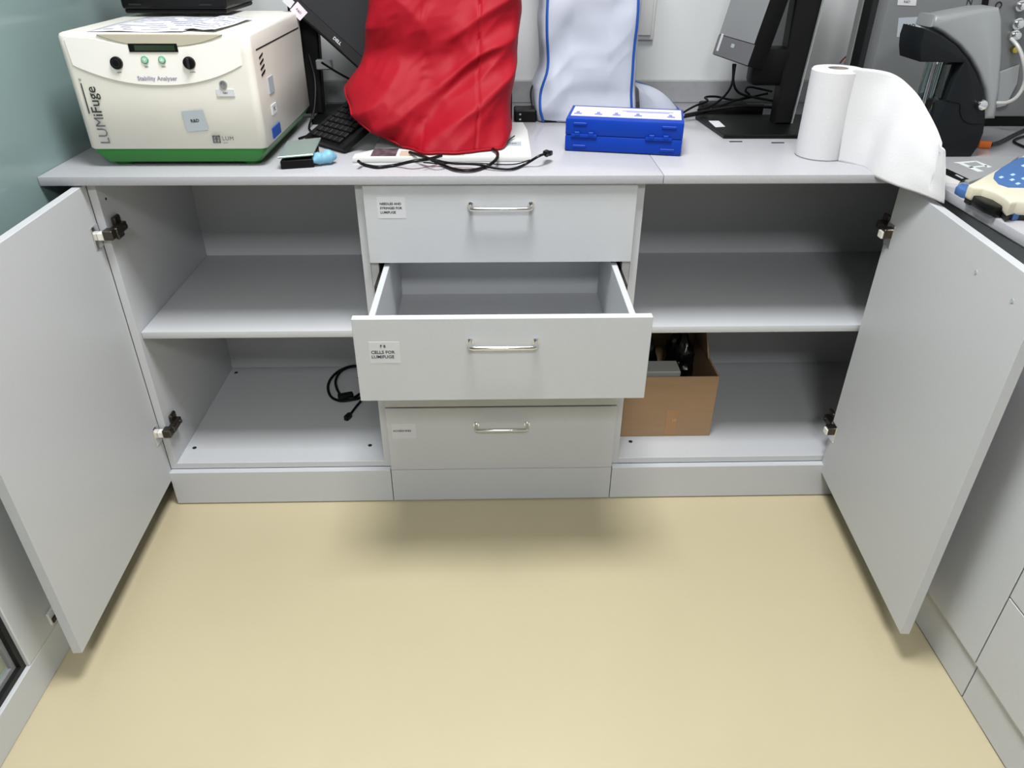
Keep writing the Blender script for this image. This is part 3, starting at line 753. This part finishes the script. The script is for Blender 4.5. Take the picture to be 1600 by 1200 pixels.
for (x, y), lb_ in (((.60, .255), 'left one of two thin dark slivers on the worktop'), ((.70, .243), 'right one of two thin dark slivers on the worktop')):
    tag(MB().box(x-.016, x+.016, y-.002, y+.002, ZT, ZT+.002, .0008).build('metal_strip', DARKG), lb_, 'metal strip', 'thin dark strips')

# ---- paper towel roll with a loose sheet
tw = thing('paper_towel_roll', 'white paper towel roll standing with loose end over the worktop edge', 'paper roll', (.758, .128, ZT))
RR = .0545; TZ = 1.088
tc = Vector((.758, .128, 0))
mb = MB()
prof = [(.021, ZT+.0005), (RR-.002, ZT+.0005), (RR, ZT+.003), (RR, TZ-.004), (RR-.003, TZ), (.021, TZ)]
mb.lathe(prof, (tc.x, tc.y, 0), 56); mb.build('roll', TOWEL, tw)
MB().ring((tc.x, tc.y, ZT), (tc.x, tc.y, TZ-.001), .021, .0195, 36).build('core', mat('grey_core', (150, 140, 132), .8), tw)
TOPP = [(1334, 105, .078), (1392, 114, .065), (1428, 141, .01), (1452, 177, -.05), (1468, 212, -.10), (1477, 236, -.145)]
BOTP = [(1309, 253, .076), (1348, 263, .035), (1368, 277, -.032), (1402, 291, -.085), (1440, 304, -.135), (1475, 318, -.178)]
TP = [bp_y(*p) for p in TOPP]; BP_ = [bp_y(*p) for p in BOTP]
def cr_(P, t):
    n = len(P)-1; i = min(int(t*n), n-1); f = t*n-i
    a = P[max(i-1, 0)]; b_ = P[i]; c = P[i+1]; d = P[min(i+2, n)]
    return .5*((2*b_)+(c-a)*f+(2*a-5*b_+4*c-d)*f*f+(3*b_-a-3*c+d)*f**3)
def sh_fn(u, v):
    p = cr_(BP_, u).lerp(cr_(TP, u), v)
    k = math.sin(v*math.pi)
    p += Vector((.35, .9, 0))*(-.010*k*smooth(0, .4, u))
    cre = math.exp(-((u-.86-.06*v)/.022)**2)*smooth(.05, .3, v)
    p += Vector((.2, -.95, 0))*(-.012*cre)
    p += Vector((0, -1, 0))*(.0035*noise.noise(Vector((u*6, v*4, 2)))*smooth(0, .3, u))
    return p
mb = MB(); mb.grid(sh_fn, 60, 30); mb.build('loose_sheet', TOWEL, tw, solid=.0006, angle=80)

# ---- stirrer / dispensing unit with black C-shaped body and silver dome
st = thing('stirring_unit', 'black C-shaped stirring unit with silver dome beside the towel roll', 'lab instrument', (1.06, .15, ZT))
def px_prism(pts, y, dy, bev=.003, m=None, name='', parent=None, seg=2):
    return MB().prism([bp_y(u, v, y) for u, v in pts], (0, dy, 0), bev, seg).build(name, m, parent)
base_l = bp_z(1452, 247, ZT); base_r = bp_z(1514, 247, ZT)
arch = [(1439, 97), (1438, 80), (1440, 62), (1446, 45), (1470, 54), (1495, 72), (1512, 92), (1525, 114), (1535, 140), (1540, 163), (1540, 185), (1537, 208), (1528, 230), (1517, 246.5), (1450, 246.5),
        (1452, 215), (1461, 160), (1478, 157), (1489, 128), (1506, 98)]
P = [bp_y(u, v, .112) for u, v in arch]
for p in P: p.z = max(p.z, ZT+.0005)
MB().prism(P, (0, .10, 0), .003, 2).build('body', ANTH, st)
seam = MB(); seam.tube([bp_y(u, v, .1115) for u, v in ((1473, 156), (1490, 160), (1500, 163), (1500, 176), (1506, 189), (1519, 194), (1536, 194))], .0012, n=6); seam.build('seam', BLACK, st)
kn = bp_y(1531, 163, .112)
k = MB().cyl(kn+Vector((0, .002, 0)), kn+Vector((0, -.014, 0)), .012, .0105, n=22, bev=.002).build('knob', CHROME, st)
sd = [(1462, 24), (1478, 25), (1500, 20), (1540, 13), (1563, 12), (1567, 30), (1567, 80), (1562, 140), (1556, 186), (1535, 187), (1545, 165), (1540, 140), (1530, 114), (1517, 92), (1500, 72), (1475, 53), (1462, 46), (1455, 43)]
MB().prism([bp_y(u, v, .130) for u, v in sd], (0, .075, 0), .008, 3).build('dome', SILVER, st)
gx = bp_y(1457, 100, .15)
MB().ring((gx.x+.018, .15, .935), (gx.x+.018, .15, 1.096), .030, .0285, 32).build('glass_beaker', GLASS, st)
MB().cyl((gx.x-.002, .135, .94), (gx.x-.002, .135, 1.108), .0062, n=18).build('steel_rod', CHROME, st)
MB().cyl((gx.x+.022, .155, .94), (gx.x+.022, .155, 1.108), .005, n=18).build('steel_rod', CHROME, st)

# ---- large grey instrument tower behind
gt = thing('analyser_tower', 'large grey instrument tower with stickers in the back corner', 'lab instrument', (1.28, .55, ZT))
GX = .965; GY = .40
MB().box(GX+.02, 1.62, GY+.02, .56, ZT, .928, .002).build('plinth', BLACK, gt)
MB().box(GX, 1.63, GY, .455, .928, 1.50, .006, 2).build('front_panel', GREYP, gt)
MB().box(GX-.001, 1.625, .455, .48, .928, 1.50, .002).build('dark_frame', DARKG, gt)
MB().box(GX+.002, 1.625, .48, .535, .928, 1.50, .002).build('black_frame', BLACK, gt)
MB().box(GX, 1.625, .535, .565, .928, 1.50, .002).build('rear_housing', GREYP, gt)
def on_panel(pts, name, m): return MB().prism([bp_y(u, v, GY-.0002) for u, v in pts], (0, -.0008, 0)).build(name, m, gt)
on_panel([(1404, -8), (1433, -8), (1431, 9), (1402, 8)], 'paper_label', STICK)
on_panel([(1404, 28), (1440, 26), (1437, 57), (1401, 58)], 'grey_label', GSTICK)
lp = bp_y(1422, 41, GY-.0012); text('R&D', .013, front_at(lp.x, lp.y, lp.z), INK, gt, bold=.0003)
lp = bp_y(1417, 3, GY-.0012); text('R&D', .008, front_at(lp.x, lp.y, lp.z), INK, gt)
lp = bp_y(1515, 3, GY-.0012); text('N', .02, front_at(lp.x, lp.y, lp.z), DARKG, gt)
MB().prism([bp_y(u, v, GY-.0002) for u, v in ((1536, -10), (1545, -10), (1542, 11), (1533, 11))], (0, -.004, 0)).build('slot', BLACK, gt)
lp = bp_y(1560, 8, GY); MB().ring(lp+Vector((0, 0, 0)), lp+Vector((0, -.002, 0)), .008, .006, 20).build('ring_mark', DARKG, gt)
for u, v, r in ((1588, 8, .013), (1584, 36, .014), (1579, 54, .013)):
    p = bp_y(u, v, GY)
    k = MB().cyl(p, p+Vector((0, -.012, 0)), r*.6, n=18); k.cyl(p+Vector((0, -.012, 0)), p+Vector((0, -.02, 0)), r, n=20, bev=.002); k.cyl(p+Vector((0, -.02, 0)), p+Vector((0, -.032, 0)), r*.7, n=18, bev=.002)
    k.build('tube_fitting', CHROME, gt)
p = bp_y(1583, 77, GY); MB().cyl(p, p+Vector((0, -.012, 0)), .008, n=16, bev=.001).build('brass_nut', mat('brass', (200, 180, 90), .25, metal=1), gt)
p = [bp_y(u, v, y) for u, v, y in ((1580, 60, .375), (1592, 75, .35), (1600, 100, .33), (1601, 128, .33), (1590, 150, .33), (1574, 160, .34), (1556, 161, .36))]
MB().tube(p, .0045, n=10).build('clear_hose', mat('milky_hose', (196, 196, 192), .3, alpha=.75), gt)
MB().prism([bp_y(u, v, GY-.0005) for u, v in ((1560, 112), (1592, 100), (1588, 130), (1570, 165), (1556, 168))], (0, -.006, 0), .002).build('side_cover', SILVER, gt)
# orange connector and its wire behind the roll
oc = thing('orange_connector', 'orange connector with dark wire behind the towel roll', 'connector', (.93, .60, ZT))
p = bp_y(1332, 97, .62)
MB().box(p.x-.02, p.x+.022, .60, .63, ZT, p.z+.003, .004).build('mount', BLACK, oc)
MB().box(p.x-.02, p.x+.018, .596, .632, p.z-.006, p.z+.006, .003).build('plug', ORANGE, oc)
MB().tube([bp_y(1312, 99, .60), bp_y(1320, 90, .60), bp_y(1332, 84, .61), bp_y(1346, 84, .63)], .0022).build('wire', mat('dark_red_wire', (60, 16, 30), .5), oc)
og = thing('orange_plug', 'orange plug with black cord at the foot of stirring unit', 'connector', (1.16, .25, ZT))
pA = bp_z(1529, 225, .908); pB = bp_z(1548, 226, .908); dv = (pB-pA).normalized()
MB().box(-.001, (pB-pA).length, -.008, .008, -.007, .007, .003, 2, M=frame_at(pA, dv, (0, 0, 1))).build('plug', ORANGE, og)
MB().tube([pB, bp_z(1562, 222, .907), bp_z(1580, 213, .905), bp_z(1605, 201, .905)], .0045).build('cord', DARKG, og)
tag(MB().tube([bp_z(1606, 232, .904), bp_z(1585, 222, .904), bp_z(1590, 216, .904), bp_z(1612, 210, .904)], .003).build('power_cable', BLACK), 'black cord loop at the right edge under the grey tower', 'cable')

# ---- meter with slate-blue keypad and the flat grey pad beneath
gp = thing('grey_pad', 'flat grey device with white print under the blue keypad meter', 'device', (1.02, -.05, ZT))
q = [bp_z(1462, 250, .906), bp_z(1592, 243.5, .906), bp_z(1556, 270, .906), bp_z(1515, 283.5, .906), bp_z(1462, 261, .906)]
for p in q: p.z = ZT
MB().prism(q, (0, 0, .006), .001).build('plate', mat('flat_grey', (150, 151, 153), .45), gp)
def on_z(pts, z, name, m, par, th=.0005): return MB().prism([bp_z(u, v, z) for u, v in pts], (0, 0, th)).build(name, m, par)
for k in (((1490, 254), (1523, 251.5), (1526, 253), (1500, 255.5)), ((1498, 255.5), (1504, 255), (1537, 267.5), (1528, 268.5)), ((1522, 251.5), (1526, 251.5), (1550, 261), (1544, 262)), ((1512, 261), (1541, 258.5), (1543, 260), (1516, 262.5))):
    on_z(k, .906, 'printed_mark', WINK, gp)
on_z([(1474, 264), (1480, 264), (1514, 280), (1500, 281.5), (1474, 270)], .9062, 'black_strip', BLACK, gp)
on_z([(1492, 273.5), (1495, 273), (1506, 278.5), (1503, 279.5)], .9068, 'strip_lettering', GSTICK, gp)
wp = on_z([(1468, 270), (1501, 283.5), (1496, 291), (1468, 287)], ZT, 'white_pad', WHITEP, None, .004)
tag(wp, 'small white pad beside the loose towel sheet on the right worktop', 'pad')
me_ = thing('keypad_meter', 'cream bench meter with slate-blue keypad at the right edge', 'meter', (1.05, -.2, ZT))
out = [(1514, 287), (1536, 275), (1566, 259), (1604, 239), (1660, 225), (1720, 260), (1690, 330), (1612, 314), (1590, 313), (1580, 316), (1571, 307), (1556, 298), (1538, 292), (1522, 291)]
q = [bp_z(u, v, .938) for u, v in out]
for p in q: p.z = .910
MB().prism(q, (0, 0, .028), .006, 3).build('case', mat('ivory_plastic', (204, 198, 178), .4), me_)
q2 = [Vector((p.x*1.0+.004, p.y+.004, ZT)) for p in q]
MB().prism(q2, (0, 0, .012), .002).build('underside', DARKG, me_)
kp = []
for k in range(28):
    t = 2*math.pi*k/28; kp.append((1596+44*math.cos(t)*(1 if math.cos(t) > 0 else 1), 271+22*math.sin(t)-(10 if False else 0)))
kp = [(1552, 279), (1554, 271), (1564, 263), (1580, 254), (1594, 247), (1640, 243), (1650, 275), (1625, 291), (1600, 293.5), (1575, 293), (1560, 288)]
on_z(kp, .9381, 'keypad', MBLUE, me_, .0012)
for u, v in ((1564, 277), (1581, 281), (1590, 287), (1599, 279), (1599, 259), (1582, 273)):
    on_z([(u-4, v), (u+1, v-2), (u+5, v), (u, v+2)], .9393, 'key_mark', mat('pale_blue_ink', (170, 200, 232), .6), me_, .0004)
for pts in ([(1494, 291), (1502, 286), (1513, 288), (1519, 294), (1512, 299), (1504, 297)], [(1568, 323), (1578, 319), (1602, 319), (1640, 318), (1640, 326), (1604, 331), (1585, 333)]):
    q = [bp_z(u, v, .915) for u, v in pts]
    for p in q: p.z = ZT
    MB().prism(q, (0, 0, .016), .003, 2).build('corner_bumper', MBLUE, me_)
q = [bp_z(u, v, .922) for u, v in ((1516, 299), (1528, 297.5), (1545, 301), (1562, 308), (1570, 315), (1567, 323), (1556, 323), (1540, 317), (1525, 308))]
for p in q: p.z = ZT+.003
MB().prism(q, (0, 0, .018), .003, 2).build('front_window', BLACKG, me_)

# ================================================================== inside the cupboards
lc = thing('mains_lead', 'black lead coiled on the floor of the left cupboard', 'cable', (-.46, .3, ZP+T))
zf = ZP+T
def cabp(pts, lift=.005): return [bp_z(u, v, zf+(l if (l := lift) else .005)) for u, v in pts]
P = cabp([(600, 560), (570, 570), (545, 573), (525, 583), (513, 600), (516, 618), (530, 626), (548, 625), (565, 620), (575, 605), (560, 590)])
MB().tube(P, .0042).build('cord', BLACK, lc)
P = cabp([(585, 575), (555, 572), (535, 578), (525, 592), (526, 606), (534, 618), (550, 622), (566, 612), (580, 595)], .010)
MB().tube(P, .0042).build('cord', BLACK, lc)
P = cabp([(582, 596), (574, 612), (566, 624), (556, 636), (547, 648)], .007)
MB().tube(P, .0036).build('cord', BLACK, lc)
a, b_ = P[-1], bp_z(533, 661, zf+.008); dv = (b_-a).normalized()
MB().box(0, .026, -.008, .008, -.007, .007, .003, 2, M=frame_at(a-dv*.002, dv, (0, 0, 1))).build('plug', BLACKG, lc)
a, b_ = bp_z(528, 621, zf+.014), bp_z(552, 617, zf+.014); dv = (b_-a).normalized()
MB().box(0, (b_-a).length, -.010, .010, -.009, .009, .004, 2, M=frame_at(a, dv, (0, 0, 1))).build('socket_end', BLACKG, lc)
# cardboard box with its contents
cb = thing('cardboard_box', 'open brown cardboard box in the right cupboard', 'box', (.485, .22, zf))
bx0, bx1, by0, by1, bz1 = .355, .607, .097, .36, .322
MB().box(bx0, bx1, by0, by0+.004, zf, bz1, .0008).build('front_wall', CARD, cb)
MB().box(bx0, bx1, by1-.004, by1, zf, bz1, .0008).build('back_wall', CARD, cb)
MB().box(bx0, bx0+.004, by0+.004, by1-.004, zf, bz1).build('side_wall', CARD, cb)
MB().box(bx1-.004, bx1, by0+.004, by1-.004, zf, bz1).build('side_wall', CARD, cb)
MB().box(bx0+.004, bx1-.004, by0+.004, by1-.004, zf, zf+.004).build('bottom', CARD, cb)
MB().prism([(bx1-.003, by0+.10, bz1-.001), (bx1-.003, by1-.01, bz1-.001), (bx1-.012, by1-.02, bz1+.07), (bx1-.012, by0+.12, bz1+.07)], (-.003, 0, 0)).build('flap', CARD, cb)
MB().prism([(bx0+.01, by1-.002, bz1-.001), (bx1-.01, by1-.002, bz1-.001), (bx1-.02, by1+.02, bz1+.10), (bx0+.02, by1+.02, bz1+.10)], (0, .003, 0)).build('flap', CARD, cb)
MB().box(.478, .508, by0-.0006, by0, zf+.005, zf+.088).build('tape', mat('brown_tape', (158, 120, 84), .35), cb)
text('20', .012, front_at(.500, by0-.0009, zf+.055, 0), mat('brown_print', (196, 160, 116), .6), cb, name='box_print')
def blob(c, r, seed):
    mb = MB(); 
    def fn(u, v):
        th = 2*math.pi*u; ph = math.pi*(v*.98+.01)
        d = Vector((math.cos(th)*math.sin(ph), math.sin(th)*math.sin(ph), -math.cos(ph)))
        k = 1+.25*noise.noise(d*2.2+Vector((seed, 0, 0)))+.14*abs(noise.noise(d*6+Vector((0, seed, 0))))
        return Vector((c[0]+d.x*r[0]*k, c[1]+d.y*r[1]*k, c[2]+d.z*r[2]*k))
    mb.grid(fn, 40, 24, closed_u=True); return mb
tag(blob((.419, .26, .29), (.044, .060, .085), 1.3).build('black_bag', BAG, angle=30), 'crumpled black plastic bag at the left inside the cardboard box', 'plastic bag')
tag(blob((.539, .27, .27), (.040, .058, .085), 5.1).build('black_bag', BAG, angle=30), 'crumpled black plastic bag at the right inside the cardboard box', 'plastic bag')
tag(MB().box(.40, .505, .112, .172, .30, .330, .002).build('grey_carton', mat('grey_carton', (150, 150, 148), .6)), 'small grey carton at the front inside the cardboard box', 'carton')
tag(MB().box(.385, .52, .105, .18, zf+.005, .299, .003).build('black_carton', BLACK), 'dark carton below the grey carton inside the cardboard box', 'carton')
